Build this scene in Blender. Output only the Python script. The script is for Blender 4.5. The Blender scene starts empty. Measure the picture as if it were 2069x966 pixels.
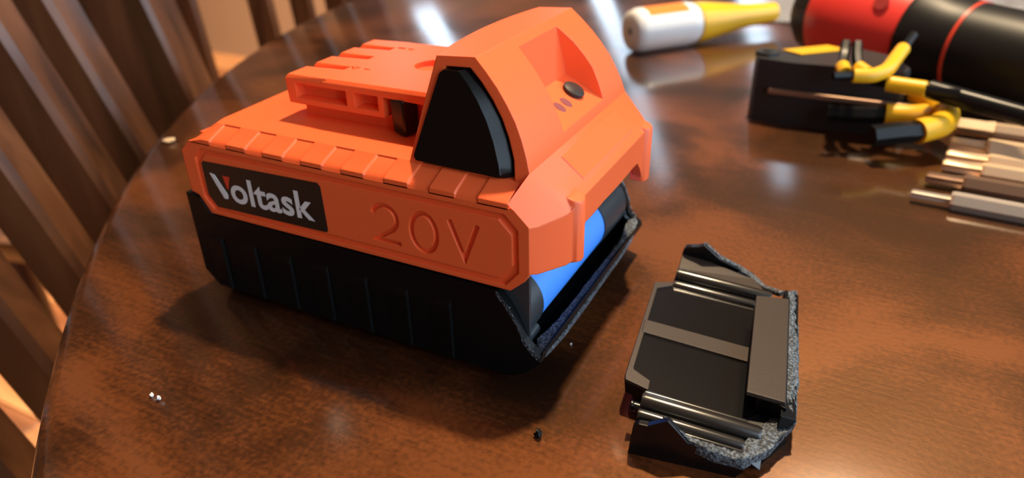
import bpy, bmesh, math, random
from mathutils import Vector, Matrix, noise

# ------------------------------------------------------------------ camera, world, lights
S = 0.001            # the scene is written in millimetres above the table top
TZ = 740.0           # height of the table top over the floor
C = bpy.context.scene.collection
random.seed(4)

cam_d = bpy.data.cameras.new('camera')
cam = bpy.data.objects.new('camera', cam_d)
C.objects.link(cam)
bpy.context.scene.camera = cam
RC = ((0.8914366595906558, 0.4527195311678456, -0.019639451036602362),
      (0.20638641715159786, -0.4442101660389307, -0.8718268034437757),
      (-0.4034170655205102, 0.7731250574692503, -0.4894203885822378))
CP = (167.795, -126.274, 121.252)
M = Matrix(((RC[0][0], -RC[1][0], -RC[2][0]), (RC[0][1], -RC[1][1], -RC[2][1]), (RC[0][2], -RC[1][2], -RC[2][2])))
cam.matrix_world = Matrix.Translation((CP[0]*S, CP[1]*S, (CP[2]+TZ)*S)) @ M.to_4x4()
cam_d.sensor_width = 36
cam_d.lens = 1487.2/2069*36
cam_d.clip_start = 0.01
cam_d.clip_end = 60
cam_d.dof.use_dof = True
cam_d.dof.focus_distance = 0.168
cam_d.dof.aperture_fstop = 13.5

sc = bpy.context.scene
sc.view_settings.view_transform = 'Standard'
sc.view_settings.look = 'None'
sc.view_settings.gamma = 1
sc.view_settings.exposure = 0.1

world = bpy.data.worlds.new('sky')
sc.world = world
world.use_nodes = True
wn = world.node_tree.nodes
wn['Background'].inputs[0].default_value = (0.66, 0.83, 1.0, 1)
wn['Background'].inputs[1].default_value = 4.0

def area(name, loc, target, sx, sy, power, color, shape='RECTANGLE', portal=False):
    d = bpy.data.lights.new(name, 'AREA')
    d.shape = shape
    d.size = sx*S
    d.size_y = sy*S
    d.energy = power
    d.color = color
    o = bpy.data.objects.new(name, d)
    C.objects.link(o)
    o.location = (loc[0]*S, loc[1]*S, (loc[2]+TZ)*S)
    v = Vector((target[0]-loc[0], target[1]-loc[1], target[2]-loc[2]))
    o.rotation_euler = v.to_track_quat('-Z', 'Y').to_euler()
    if portal:
        d.cycles.is_portal = True
    return o

# the room's windows: (wall, from, to, sill, head), millimetres over the table top
XW, YW, XL, YN, CEIL = 1280.0, 2200.0, -4500.0, -2300.0, 1660.0
BACKW = [(-1680, -1440), (-900, -720), (-400, -230)]
BZ = (60.0, 1500.0)
RIGHTW = [(-1250, 120), (200, 1500)]
RZ = (-40.0, 1600.0)
for a, b in BACKW:
    area('window_portal', ((a+b)/2, YW+20, sum(BZ)/2), ((a+b)/2, 0, sum(BZ)/2), b-a, BZ[1]-BZ[0], 1, (1, 1, 1), portal=True)
for a, b in RIGHTW:
    area('window_portal', (XW+20, (a+b)/2, sum(RZ)/2), (0, (a+b)/2, sum(RZ)/2), b-a, RZ[1]-RZ[0], 1, (1, 1, 1), portal=True)
# warm lamp over the table
area('pendant_lamp_light', (90, 470, 1120), (90, 0, 0), 64, 64, 22, (1.0, 0.76, 0.48), 'DISK')

# added warm spot, no fitting known: brightens the floor beyond the chairs
_d = bpy.data.lights.new('added_floor_spot', 'SPOT'); _d.energy = 600; _d.color = (1.0, 0.78, 0.55); _d.spot_size = math.radians(100); _d.spot_blend = 0.6; _d.shadow_soft_size = 0.06
_o = bpy.data.objects.new('added_floor_spot', _d); C.objects.link(_o); _o.location = (-1.7, 0.75, 1.6+TZ*S)

# ------------------------------------------------------------------ helpers
origin = {}

def wv(p):
    return Vector((p[0]*S, p[1]*S, (p[2]+TZ)*S))

class MB:
    def __init__(s):
        s.v = []; s.f = []; s.m = []
    def add(s, vs, fs, mi=0):
        b = len(s.v)
        s.v += [tuple(v) for v in vs]
        s.f += [tuple(b+i for i in f) for f in fs]
        s.m += [mi]*len(fs)
        return s
    def box(s, x0, x1, y0, y1, z0, z1, mi=0):
        return s.add([(x0,y0,z0),(x1,y0,z0),(x1,y1,z0),(x0,y1,z0),(x0,y0,z1),(x1,y0,z1),(x1,y1,z1),(x0,y1,z1)],
                     [(0,3,2,1),(4,5,6,7),(0,1,5,4),(1,2,6,5),(2,3,7,6),(3,0,4,7)], mi)
    def loft(s, rings, caps=True, mi=0):
        n = len(rings[0]); vs = [p for r in rings for p in r]; fs = []
        for k in range(len(rings)-1):
            for i in range(n):
                j = (i+1) % n
                fs.append((k*n+i, k*n+j, (k+1)*n+j, (k+1)*n+i))
        if caps:
            fs.append(tuple(range(n-1, -1, -1)))
            fs.append(tuple((len(rings)-1)*n+i for i in range(n)))
        return s.add(vs, fs, mi)
    def prism(s, poly, ax, lo, hi, mi=0):
        f = {'y': lambda p, t: (p[0], t, p[1]), 'z': lambda p, t: (p[0], p[1], t), 'x': lambda p, t: (t, p[0], p[1])}[ax]
        return s.loft([[f(p, lo) for p in poly], [f(p, hi) for p in poly]], True, mi)
    def lathe(s, p0, p1, prof, n=24, mi=0, caps=True, sc2=(1, 1)):
        """prof: list of (t 0..1 along p0->p1, radius)"""
        p0 = Vector(p0); p1 = Vector(p1); d = (p1-p0).normalized()
        u = d.cross(Vector((0, 0, 1)))
        if u.length < 1e-4: u = Vector((1, 0, 0))
        u.normalize(); w = u.cross(d)
        rings = []
        for t, r in prof:
            c = p0.lerp(p1, t)
            rings.append([c + u*(math.cos(a)*r*sc2[0]) + w*(math.sin(a)*r*sc2[1]) for a in [2*math.pi*i/n for i in range(n)]])
        return s.loft(rings, caps, mi)
    def cyl(s, p0, p1, r, n=24, mi=0):
        return s.lathe(p0, p1, [(0, r), (1, r)], n, mi)
    def tube(s, pts, r, n=12, mi=0, rr=None):
        pts = [Vector(p) for p in pts]; rings = []; u = None
        for i, p in enumerate(pts):
            d = (pts[min(i+1, len(pts)-1)] - pts[max(i-1, 0)]).normalized()
            if u is None:
                u = d.cross(Vector((0, 0, 1)))
                if u.length < 1e-3: u = Vector((1, 0, 0))
            u = (u - d*u.dot(d)).normalized(); w = u.cross(d)
            q = rr[i] if rr else r
            rings.append([p + u*(math.cos(a)*q) + w*(math.sin(a)*q) for a in [2*math.pi*k/n for k in range(n)]])
        return s.loft(rings, True, mi)
    def build(s, name, mat, parent=None, smooth=None, bevel=0, xf=None):
        o0 = origin.get(parent.name, Vector()) if parent else Vector()
        me = bpy.data.meshes.new(name)
        vs = [tuple(wv(xf @ Vector(v) if xf else v) - o0) for v in s.v]
        me.from_pydata(vs, [], s.f)
        bm = bmesh.new(); bm.from_mesh(me)
        bmesh.ops.recalc_face_normals(bm, faces=bm.faces)
        if bevel:
            es = [e for e in bm.edges if len(e.link_faces) == 2 and e.calc_face_angle(0) > math.radians(25)]
            bmesh.ops.bevel(bm, geom=es, offset=bevel*S, segments=2, affect='EDGES', profile=0.5, clamp_overlap=True)
        bm.to_mesh(me); bm.free()
        if not bevel:
            for p, mi in zip(me.polygons, s.m): p.material_index = mi
        for m in (mat if isinstance(mat, (list, tuple)) else [mat]): me.materials.append(m)
        if smooth is not None:
            me.shade_smooth()
            me.set_sharp_from_angle(angle=math.radians(smooth))
        o = bpy.data.objects.new(name, me)
        C.objects.link(o)
        if parent:
            o.parent = parent
            origin[o.name] = o0
        return o

def tag(o, label=None, cat=None, group=None, kind=None):
    if label: o['label'] = label
    if cat: o['category'] = cat
    if group: o['group'] = group
    if kind: o['kind'] = kind
    return o

def thing(name, loc, label, cat, group=None):
    o = bpy.data.objects.new(name, None)
    C.objects.link(o)
    o.empty_display_size = 0.02
    o.location = wv(loc)
    origin[o.name] = wv(loc)
    return tag(o, label, cat, group)

def boolean(o, cutter, op='DIFFERENCE'):
    """cutter: MB in the same coordinates; o lives relative to origin[o]"""
    c = cutter.build('cutter', [])
    o0 = origin.get(o.name, Vector())
    c.location = Vector()
    for v in c.data.vertices: v.co -= o0
    keep = o.parent
    o.parent = None
    md = o.modifiers.new('b', 'BOOLEAN'); md.operation = op; md.solver = 'EXACT'; md.use_self = True; md.object = c
    bpy.context.view_layer.update()
    dg = bpy.context.evaluated_depsgraph_get()
    me = bpy.data.meshes.new_from_object(o.evaluated_get(dg))
    old = o.data
    o.modifiers.clear(); o.data = me; me.name = old.name
    o.parent = keep
    cm = c.data
    bpy.data.objects.remove(c); bpy.data.meshes.remove(cm)
    return o

def stroke(pts, w, ax_y, depth):
    """a flat stroke along 2d points (x,z), extruded in y from ax_y by depth"""
    n = len(pts); closed = pts[0] == pts[-1]
    P = [Vector(p) for p in (pts[:-1] if closed else pts)]
    m = len(P); L = []; R = []
    for i in range(m):
        a = P[(i-1) % m] if (closed or i > 0) else None
        b = P[(i+1) % m] if (closed or i < m-1) else None
        d1 = (P[i]-a).normalized() if a is not None else (b-P[i]).normalized()
        d2 = (b-P[i]).normalized() if b is not None else d1
        n1 = Vector((-d1.y, d1.x)); n2 = Vector((-d2.y, d2.x))
        t = (n1+n2).normalized(); k = w/2/max(0.4, t.dot(n1))
        L.append(P[i]+t*k); R.append(P[i]-t*k)
    mb = MB(); y0, y1 = ax_y, ax_y+depth
    rings = []
    for i in range(m):
        l, r = L[i], R[i]
        rings.append([(l.x, y0, l.y), (r.x, y0, r.y), (r.x, y1, r.y), (l.x, y1, l.y)])
    if closed:
        rings.append(rings[0])
        vs = [p for r in rings[:-1] for p in r]; fs = []
        for k in range(m):
            for i in range(4):
                j = (i+1) % 4; q = (k+1) % m
                fs.append((k*4+i, k*4+j, q*4+j, q*4+i))
        mb.add(vs, fs)
    else:
        mb.loft(rings)
    return mb

# ------------------------------------------------------------------ materials
def mat(name, col, rough=0.5, metal=0.0, coat=0.0, spec=0.5, coat_rough=0.1):
    m = bpy.data.materials.new(name); m.use_nodes = True
    b = m.node_tree.nodes['Principled BSDF']
    b.inputs['Base Color'].default_value = (*col, 1)
    b.inputs['Roughness'].default_value = rough
    b.inputs['Metallic'].default_value = metal
    b.inputs['Coat Weight'].default_value = coat
    b.inputs['Coat Roughness'].default_value = coat_rough
    b.inputs['Specular IOR Level'].default_value = spec
    return m

def nd(m, t, **kw):
    n = m.node_tree.nodes.new(t)
    for k, v in kw.items():
        if k in n.inputs: n.inputs[k].default_value = v
        else: setattr(n, k, v)
    return n

def lk(m, a, b): m.node_tree.links.new(a, b)

def add_bump(m, scale, strength, dist=0.0002, detail=4, bevel=0.0, mapscale=None, rough_var=None):
    b = m.node_tree.nodes['Principled BSDF']
    tc = nd(m, 'ShaderNodeTexCoord')
    mp = nd(m, 'ShaderNodeMapping')
    if mapscale: mp.inputs['Scale'].default_value = mapscale
    lk(m, tc.outputs['Object'], mp.inputs['Vector'])
    nz = nd(m, 'ShaderNodeTexNoise', Scale=scale, Detail=detail)
    lk(m, mp.outputs[0], nz.inputs['Vector'])
    bu = nd(m, 'ShaderNodeBump', Strength=strength, Distance=dist)
    lk(m, nz.outputs['Fac'], bu.inputs['Height'])
    if bevel:
        bv = nd(m, 'ShaderNodeBevel'); bv.samples = 6
        bv.inputs['Radius'].default_value = bevel*S
        lk(m, bv.outputs[0], bu.inputs['Normal'])
    lk(m, bu.outputs[0], b.inputs['Normal'])
    if rough_var:
        r = nd(m, 'ShaderNodeMapRange')
        r.inputs['To Min'].default_value = rough_var[0]; r.inputs['To Max'].default_value = rough_var[1]
        lk(m, nz.outputs['Fac'], r.inputs['Value']); lk(m, r.outputs[0], b.inputs['Roughness'])
    return nz

orange = mat('orange_plastic', (0.96, 0.135, 0.032), 0.42, spec=0.6)
add_bump(orange, 900, 0.04, 0.0001, bevel=0.45)
_b = orange.node_tree.nodes['Principled BSDF']
_b.inputs['Subsurface Weight'].default_value = 0.12
_b.inputs['Subsurface Radius'].default_value = (1.0, 0.25, 0.1)
_b.inputs['Subsurface Scale'].default_value = 0.0012
black = mat('black_plastic', (0.0025, 0.0028, 0.003), 0.42, spec=0.2)
add_bump(black, 1500, 0.08, 0.0001, bevel=0.35)
gloss_black = mat('glossy_black_plastic', (0.003, 0.003, 0.0035), 0.22)
add_bump(gloss_black, 900, 0.02, 0.0001, bevel=0.4)
holder_black = mat('holder_black', (0.03, 0.036, 0.042), 0.32)
matte_black = mat('matte_black_rubber', (0.012, 0.013, 0.014), 0.5)
satin = mat('satin_black_plastic', (0.036, 0.023, 0.016), 0.42)
add_bump(satin, 1800, 0.25, 0.0001, bevel=0.2)
fracture = mat('fractured_plastic', (0.03, 0.036, 0.042), 0.55)
_n = add_bump(fracture, 1500, 1.0, 0.0006, detail=6)
_r = nd(fracture, 'ShaderNodeValToRGB'); _r.color_ramp.elements[0].position = 0.42; _r.color_ramp.elements[1].position = 0.72
_r.color_ramp.elements[0].color = (0.014, 0.017, 0.02, 1); _r.color_ramp.elements[1].color = (0.2, 0.235, 0.27, 1)
lk(fracture, _n.outputs['Fac'], _r.inputs[0]); lk(fracture, _r.outputs[0], fracture.node_tree.nodes['Principled BSDF'].inputs['Base Color'])
blue = mat('blue_cell_wrap', (0.06, 0.3, 1.0), 0.45)
label_black = mat('label_black', (0.008, 0.007, 0.007), 0.32)
ink_white = mat('printed_white', (0.75, 0.75, 0.74), 0.45)
ink_red = mat('printed_red', (0.72, 0.05, 0.02), 0.45)
lens_m = mat('dull_lens', (0.26, 0.08, 0.08), 0.25)
button_m = mat('charcoal_button', (0.03, 0.024, 0.022), 0.5, spec=0.3)
yellow = mat('yellow_sleeve', (0.85, 0.46, 0.01), 0.4)
steel_dark = mat('blackened_steel', (0.008, 0.009, 0.01), 0.3, spec=0.2)
steel = mat('satin_steel', (0.85, 0.62, 0.4), 0.42, metal=0.5)
steel_pale = mat('pale_satin_steel', (0.7, 0.6, 0.5), 0.34, metal=0.6)
steel_brown = mat('brown_satin_steel', (0.35, 0.22, 0.15), 0.34, metal=0.7)
red = mat('red_plastic', (0.88, 0.05, 0.04), 0.42)
red_line = mat('red_line', (0.7, 0.06, 0.03), 0.35)
tool_black = mat('tool_black', (0.008, 0.009, 0.01), 0.42, spec=0.35)
milky = mat('milky_plastic', (0.82, 0.83, 0.82), 0.35)
orange_print = mat('orange_print', (0.9, 0.24, 0.03), 0.4)
grey_print = mat('grey_print', (0.25, 0.25, 0.27), 0.4)
bottle_yellow = mat('bottle_yellow', (0.92, 0.52, 0.02), 0.35)
film = mat('clear_film', (0.62, 0.62, 0.63), 0.18)
_b = film.node_tree.nodes['Principled BSDF']; _b.inputs['Transmission Weight'].default_value = 0.6; _b.inputs['IOR'].default_value = 1.2
salt = mat('white_crumb', (0.8, 0.78, 0.76), 0.5)
wall_m = mat('wall_paint', (0.28, 0.17, 0.1), 0.8)
ceil_m = mat('ceiling_paint', (0.32, 0.24, 0.17), 0.8)
trim_m = mat('window_trim', (0.2, 0.1, 0.05), 0.4)
shade_m = mat('lamp_shade', (0.7, 0.55, 0.35), 0.5)

def wood(name, c0, c1, c2, rough, coat, grain=(1, 1, 12), scale=9, coat_rough=0.12, bump=0.05):
    m = mat(name, c1, rough, coat=coat, coat_rough=coat_rough)
    b = m.node_tree.nodes['Principled BSDF']
    tc = nd(m, 'ShaderNodeTexCoord')
    mp = nd(m, 'ShaderNodeMapping'); mp.inputs['Scale'].default_value = grain
    lk(m, tc.outputs['Object'], mp.inputs['Vector'])
    n1 = nd(m, 'ShaderNodeTexNoise', Scale=scale, Detail=8, Distortion=0.6)
    lk(m, mp.outputs[0], n1.inputs['Vector'])
    r = nd(m, 'ShaderNodeValToRGB')
    r.color_ramp.elements[0].position = 0.3; r.color_ramp.elements[0].color = (*c0, 1)
    r.color_ramp.elements[1].position = 0.72; r.color_ramp.elements[1].color = (*c2, 1)
    e = r.color_ramp.elements.new(0.5); e.color = (*c1, 1)
    lk(m, n1.outputs['Fac'], r.inputs[0]); lk(m, r.outputs[0], b.inputs['Base Color'])
    bu = nd(m, 'ShaderNodeBump', Strength=bump, Distance=0.001)
    lk(m, n1.outputs['Fac'], bu.inputs['Height']); lk(m, bu.outputs[0], b.inputs['Normal'])
    return m

chair_wood = wood('chair_wood', (0.03, 0.011, 0.004), (0.085, 0.03, 0.011), (0.17, 0.065, 0.024), 0.35, 0.25, (14, 14, 1.2), 4)
plank_m = [wood('floor_wood_%s' % n, c0, c1, c2, 0.35, 0.3, (1.5, 14, 8), 3) for n, c0, c1, c2 in (
    ('amber', (0.4, 0.17, 0.06), (0.58, 0.26, 0.1), (0.7, 0.34, 0.14)),
    ('honey', (0.3, 0.12, 0.04), (0.45, 0.19, 0.07), (0.6, 0.28, 0.12)),
    ('russet', (0.18, 0.06, 0.02), (0.28, 0.1, 0.035), (0.4, 0.16, 0.06)))]

def table_material():
    m = mat('table_varnished_wood', (0.1, 0.03, 0.01), 0.45, coat=1.0, coat_rough=0.15, spec=0.45)
    m.node_tree.nodes['Principled BSDF'].inputs['Specular Tint'].default_value = (1.0, 0.42, 0.12, 1)
    m.node_tree.nodes['Principled BSDF'].inputs['Coat IOR'].default_value = 1.58
    b = m.node_tree.nodes['Principled BSDF']
    tc = nd(m, 'ShaderNodeTexCoord')
    big = nd(m, 'ShaderNodeTexNoise', Scale=16, Detail=3, Distortion=0.6)  # broad mottling: uneven stain, and shadow patches painted into the wood colour
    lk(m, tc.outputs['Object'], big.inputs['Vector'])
    mp = nd(m, 'ShaderNodeMapping'); mp.inputs['Rotation'].default_value = (0, 0, math.radians(55)); mp.inputs['Scale'].default_value = (22, 420, 22)
    lk(m, tc.outputs['Object'], mp.inputs['Vector'])
    gr = nd(m, 'ShaderNodeTexNoise', Scale=2.2, Detail=6)
    lk(m, mp.outputs[0], gr.inputs['Vector'])
    sp = nd(m, 'ShaderNodeTexNoise', Scale=700, Detail=5)
    lk(m, tc.outputs['Object'], sp.inputs['Vector'])
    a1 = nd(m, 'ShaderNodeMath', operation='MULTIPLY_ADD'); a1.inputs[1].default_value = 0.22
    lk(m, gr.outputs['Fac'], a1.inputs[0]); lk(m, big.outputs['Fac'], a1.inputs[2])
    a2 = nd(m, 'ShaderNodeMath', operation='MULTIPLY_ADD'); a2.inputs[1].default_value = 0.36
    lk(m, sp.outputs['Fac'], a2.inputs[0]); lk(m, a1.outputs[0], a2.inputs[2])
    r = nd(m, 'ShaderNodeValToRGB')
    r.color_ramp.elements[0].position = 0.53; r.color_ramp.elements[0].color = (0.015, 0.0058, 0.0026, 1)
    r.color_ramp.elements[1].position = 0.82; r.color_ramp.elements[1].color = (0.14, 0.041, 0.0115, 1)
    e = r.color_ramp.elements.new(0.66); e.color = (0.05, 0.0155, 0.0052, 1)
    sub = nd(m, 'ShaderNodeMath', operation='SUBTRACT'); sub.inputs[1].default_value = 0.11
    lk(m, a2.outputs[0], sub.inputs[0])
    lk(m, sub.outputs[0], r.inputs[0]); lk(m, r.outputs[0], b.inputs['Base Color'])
    # worn pale edge of the round top (wear with a shape of its own)
    sep = nd(m, 'ShaderNodeSeparateXYZ'); lk(m, tc.outputs['Object'], sep.inputs[0])
    ln = nd(m, 'ShaderNodeVectorMath', operation='LENGTH')
    cmb = nd(m, 'ShaderNodeCombineXYZ'); lk(m, sep.outputs[0], cmb.inputs[0]); lk(m, sep.outputs[1], cmb.inputs[1]); lk(m, cmb.outputs[0], ln.inputs[0])
    wn_ = nd(m, 'ShaderNodeTexNoise', Scale=120, Detail=3); lk(m, tc.outputs['Object'], wn_.inputs['Vector'])
    wa = nd(m, 'ShaderNodeMath', operation='MULTIPLY_ADD'); wa.inputs[1].default_value = 0.006
    lk(m, wn_.outputs['Fac'], wa.inputs[0]); lk(m, ln.outputs['Value'], wa.inputs[2])
    gt = nd(m, 'ShaderNodeMath', operation='GREATER_THAN'); gt.inputs[1].default_value = 0.6952
    lk(m, wa.outputs[0], gt.inputs[0])
    mx = nd(m, 'ShaderNodeMix', data_type='RGBA')
    lk(m, gt.outputs[0], mx.inputs[0]); lk(m, r.outputs[0], mx.inputs[6]); mx.inputs[7].default_value = (0.42, 0.27, 0.16, 1)
    lk(m, mx.outputs[2], b.inputs['Base Color'])
    bu = nd(m, 'ShaderNodeBump', Strength=0.25, Distance=0.0002)
    lk(m, sp.outputs['Fac'], bu.inputs['Height'])
    bu2 = nd(m, 'ShaderNodeBump', Strength=0.12, Distance=0.0003)
    lk(m, gr.outputs['Fac'], bu2.inputs['Height']); lk(m, bu.outputs[0], bu2.inputs['Normal'])
    lk(m, bu2.outputs[0], b.inputs['Normal'])
    rr = nd(m, 'ShaderNodeMapRange'); rr.inputs['To Min'].default_value = 0.06; rr.inputs['To Max'].default_value = 0.19
    lk(m, big.outputs['Fac'], rr.inputs['Value']); lk(m, rr.outputs[0], b.inputs['Coat Roughness'])
    return m
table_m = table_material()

# ------------------------------------------------------------------ the room
def wall_with_windows(name, along, lo, hi, pos, thick, wins, wz):
    """wall as one mesh made of blocks around the openings"""
    mb = MB(); z0, z1 = -TZ, CEIL
    def blk(a, b, c, d):
        if along == 'x': mb.box(a, b, min(pos, pos+thick), max(pos, pos+thick), c, d)
        else: mb.box(min(pos, pos+thick), max(pos, pos+thick), a, b, c, d)
    x = lo
    for a, b in wins:
        blk(x, a, z0, z1); blk(a, b, z0, wz[0]); blk(a, b, wz[1], z1); x = b
    blk(x, hi, z0, z1)
    return tag(mb.build(name, wall_m), kind='structure')

wall_with_windows('wall_back', 'x', XL, XW, YW, 120, BACKW, BZ)
wall_with_windows('wall_right', 'y', YN, YW, XW, 120, RIGHTW, RZ)
wall_with_windows('wall_left', 'y', YN, YW, XL, -120, [], (0, 0))
wall_with_windows('wall_front', 'x', XL, XW, YN, -120, [], (0, 0))
tag(MB().box(XL-120, XW+120, YN-120, YW+120, CEIL, CEIL+60).build('ceiling', ceil_m), kind='structure')
fl = tag(MB().box(XL-120, XW+120, YN-120, YW+120, -TZ-60, -TZ-14).build('floor', plank_m[2]), kind='structure')
origin['floor'] = Vector()
# planks: a few shared meshes, laid in rows across the floor
pw = 120.0; plen = 1270.0
pm = []
for k in range(3):
    o = MB().box(0, plen-2, 0, pw-2, -TZ-14, -TZ).build('plank', plank_m[k], bevel=1.2)
    pm.append(o.data); bpy.data.objects.remove(o)
j = 0; y = YN
while y < YW-1:
    x = XL - (j*437 % 1270)
    while x < XW:
        if x > XL-1 and x+plen < XW+1:
            o = bpy.data.objects.new('plank', random.choice(pm)); C.objects.link(o)
            o.parent = fl; o.location = (x*S, y*S, 0)
        x += plen
    y += pw; j += 1

def window(n, along, a, b, pos, z0, z1):
    mb = MB()
    w = 45
    def blk(p, q, c, d, t0=30, t1=80):
        if along == 'x': mb.box(p, q, pos+t0, pos+t1, c, d)
        else: mb.box(pos+t0, pos+t1, p, q, c, d)
    blk(a, a+w, z0, z1); blk(b-w, b, z0, z1); blk(a+w, b-w, z0, z0+w); blk(a+w, b-w, z1-w, z1)
    zm = (z0+z1)/2; blk(a+w, b-w, zm-20, zm+20)
    o = tag(mb.build('window_%d' % n, trim_m), kind='structure')
    origin[o.name] = Vector()
    return o
wi = 1
for a, b in BACKW:
    window(wi, 'x', a, b, YW, *BZ); wi += 1
for a, b in RIGHTW:
    window(wi, 'y', a, b, XW, *RZ); wi += 1

# pendant lamp that carries the warm light
t = thing('pendant_lamp', (90, 520, 1130), 'hanging lamp with a warm shade above the dining table', 'lamp')
MB().lathe((90, 476, 1150), (90, 480, 1290), [(0, 130), (0.5, 95), (1, 30)], 32).build('lamp_shade', shade_m, t, 40)
MB().cyl((90, 480, 1285), (90, 480, CEIL), 4, 8).build('cord', matte_black, t)

# ------------------------------------------------------------------ the round table
TC = (449.0, 467.0); TR = 691.9
t = thing('dining_table', (TC[0], TC[1], -TZ), 'large round varnished brown wooden dining table under the tools', 'table')
mb = MB()
prof = [(-30, TR-14), (-26, TR-4), (-14, TR), (-5, TR-0.6), (-1.4, TR-2.4), (0, TR-5.5)]
n = 256
rings = [[(TC[0]+r*math.cos(2*math.pi*i/n), TC[1]+r*math.sin(2*math.pi*i/n), z) for i in range(n)] for z, r in prof]
mb.loft(rings)
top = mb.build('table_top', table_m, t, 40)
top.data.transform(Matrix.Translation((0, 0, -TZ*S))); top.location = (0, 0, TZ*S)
MB().lathe((TC[0], TC[1], -TZ+90), (TC[0], TC[1], -30), [(0, 80), (0.15, 95), (0.3, 60), (0.6, 50), (0.85, 75), (1, 160)], 32).build('pedestal', chair_wood, t, 40)
for k in range(4):
    a = math.pi/4 + k*math.pi/2; c, s = math.cos(a), math.sin(a)
    MB().tube([(TC[0]+c*60, TC[1]+s*60, -TZ+130), (TC[0]+c*200, TC[1]+s*200, -TZ+80), (TC[0]+c*330, TC[1]+s*330, -TZ+27)], 27, 10).build('foot', chair_wood, t, 40)

# ------------------------------------------------------------------ dining chairs
def chair(label, q, e, slats, tilt, group=None, rail_to=260, z_floor=-TZ, slat_lean=0.0, seat_dir=1):
    """q: point of the back plane at table height, e: direction along the back, slats: (t, width, depth)"""
    e = Vector((e[0], e[1], 0)).normalized(); out = Vector((-e.y, e.x, 0))     # outwards from the table
    s, c = math.sin(tilt), math.cos(tilt)
    up = Vector((out.x*s, out.y*s, c)); dep = Vector((out.x*c, out.y*c, -s))
    ts = [k[0] for k in slats]; mid = (min(ts)+max(ts))/2
    q = Vector((q[0], q[1], 0))
    base = q+e*mid
    t = thing('dining_chair', (base.x, base.y, z_floor), label, 'chair', group)
    def P(a, d, h): return q+e*a+dep*d+up*h
    zs = -290
    for a, w, d, nm in slats:
        mb = MB()
        h0 = zs/c + (0 if nm == 'slat' else -(TZ-290)/c+2); h1 = rail_to
        b = 3.0
        P2 = (lambda a_, d_, h_: P(a_, d_+(h_+30)*slat_lean, h_)) if nm == 'slat' else P
        ring = lambda h: [P2(a+b, 0, h), P2(a+w-b, 0, h), P2(a+w, b, h), P2(a+w, d, h), P2(a, d, h), P2(a, b, h)]
        mb.loft([ring(h0), ring((h0+h1)/2), ring(h1)])
        mb.build(nm, chair_wood, t, 30)
    a0 = min(ts)-10; a1 = max(k[0]+k[1] for k in slats)+10
    mb = MB(); mb.loft([[P(a0, -4, h) , P(a1, -4, h), P(a1, 26, h), P(a0, 26, h)] for h in (rail_to-2, rail_to+75)])
    mb.build('top_rail', chair_wood, t, 30, 3)
    # seat and front legs reach in under the table
    qs = q + up*(zs/c); inn = -out*seat_dir
    mb = MB(); cs = [qs+e*a0, qs+e*a1, qs+e*a1+inn*400, qs+e*a0+inn*400]
    mb.loft([[v+Vector((0, 0, -12)) for v in cs], [v+Vector((0, 0, 14)) for v in cs]])
    mb.build('seat', chair_wood, t, 30, 4)
    for a in (a0+25, a1-25):
        p = qs+e*a+inn*370
        MB().lathe((p.x, p.y, -TZ), (p.x, p.y, zs-12), [(0, 14), (1, 21)], 12).build('leg', chair_wood, t, 40)
    return t

tl = math.radians(12.5)
chair('dark wooden slat-back dining chair nearest on the left, tilted slats', (-124, -2), (-0.5, 0.866),
      [(-118, 26, 30, 'back_post'), (-60, 20, 20, 'slat'), (-14, 20, 20, 'slat'), (34, 21, 20, 'slat'), (82, 22, 24, 'slat'),
       (128, 27, 24, 'slat'), (216, 43, 58, 'back_post')], tl, 'dining chairs round the table', slat_lean=0.06)
chair('second dining chair further round the table, only dark back posts visible', (-337, 170), (-0.2, 0.98),
      [(158, 8, 66, 'back_post'), (268, 9, 26, 'slat'), (342, 9, 26, 'slat'), (416, 9, 26, 'slat'), (500, 10, 44, 'back_post')], math.radians(5), 'dining chairs round the table', seat_dir=-1)

# ------------------------------------------------------------------ the battery pack
L = 106.2; W = 76.0
bat = thing('battery_pack', (53, 38, 0), 'orange and black cordless tool battery with a broken end', 'battery')

# -- upper housing
side = [(0, 33), (2.6, 32.3), (6.1, 27.1), (101.2, 27.4), (105, 30.9), (106.1, 33), (106.1, 45), (102.4, 48.6), (3.7, 48.6), (0, 45.3)]
up = MB().prism(side, 'y', 0, W).build('upper_housing', orange, bat)
# the drop in front of the cells is only a skirt: hollow it from below
boolean(up, MB().box(4, 103.8, 2.6, W-2.6, 20, 33.0))
def oct_ring(ins, dz=0.0):
    a, b, c, d = 4.6+ins, 103.4-ins, 28.6+ins, 47.0-ins
    k = 3.4
    return [(a+k*0.8, c), (b-k, c), (b, c+k*1.2), (b, d-k), (b-k, d), (a+k*0.8, d), (a, d-k*0.9), (a, c+k)]
outer = oct_ring(0); inner = oct_ring(1.5)
mb = MB(); nn = 8
vs = [(x, -1, z) for x, z in outer]+[(x, -1, z) for x, z in inner]+[(x, .75, z) for x, z in outer]+[(x, .75, z) for x, z in inner]
fs = []
for i in range(nn):
    j = (i+1) % nn
    fs += [(i, j, nn+j, nn+i), (2*nn+i, 3*nn+i, 3*nn+j, 2*nn+j), (i, 2*nn+i, 2*nn+j, j), (nn+i, nn+j, 3*nn+j, 3*nn+i)]
mb.add(vs, fs)
boolean(up, mb)
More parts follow.
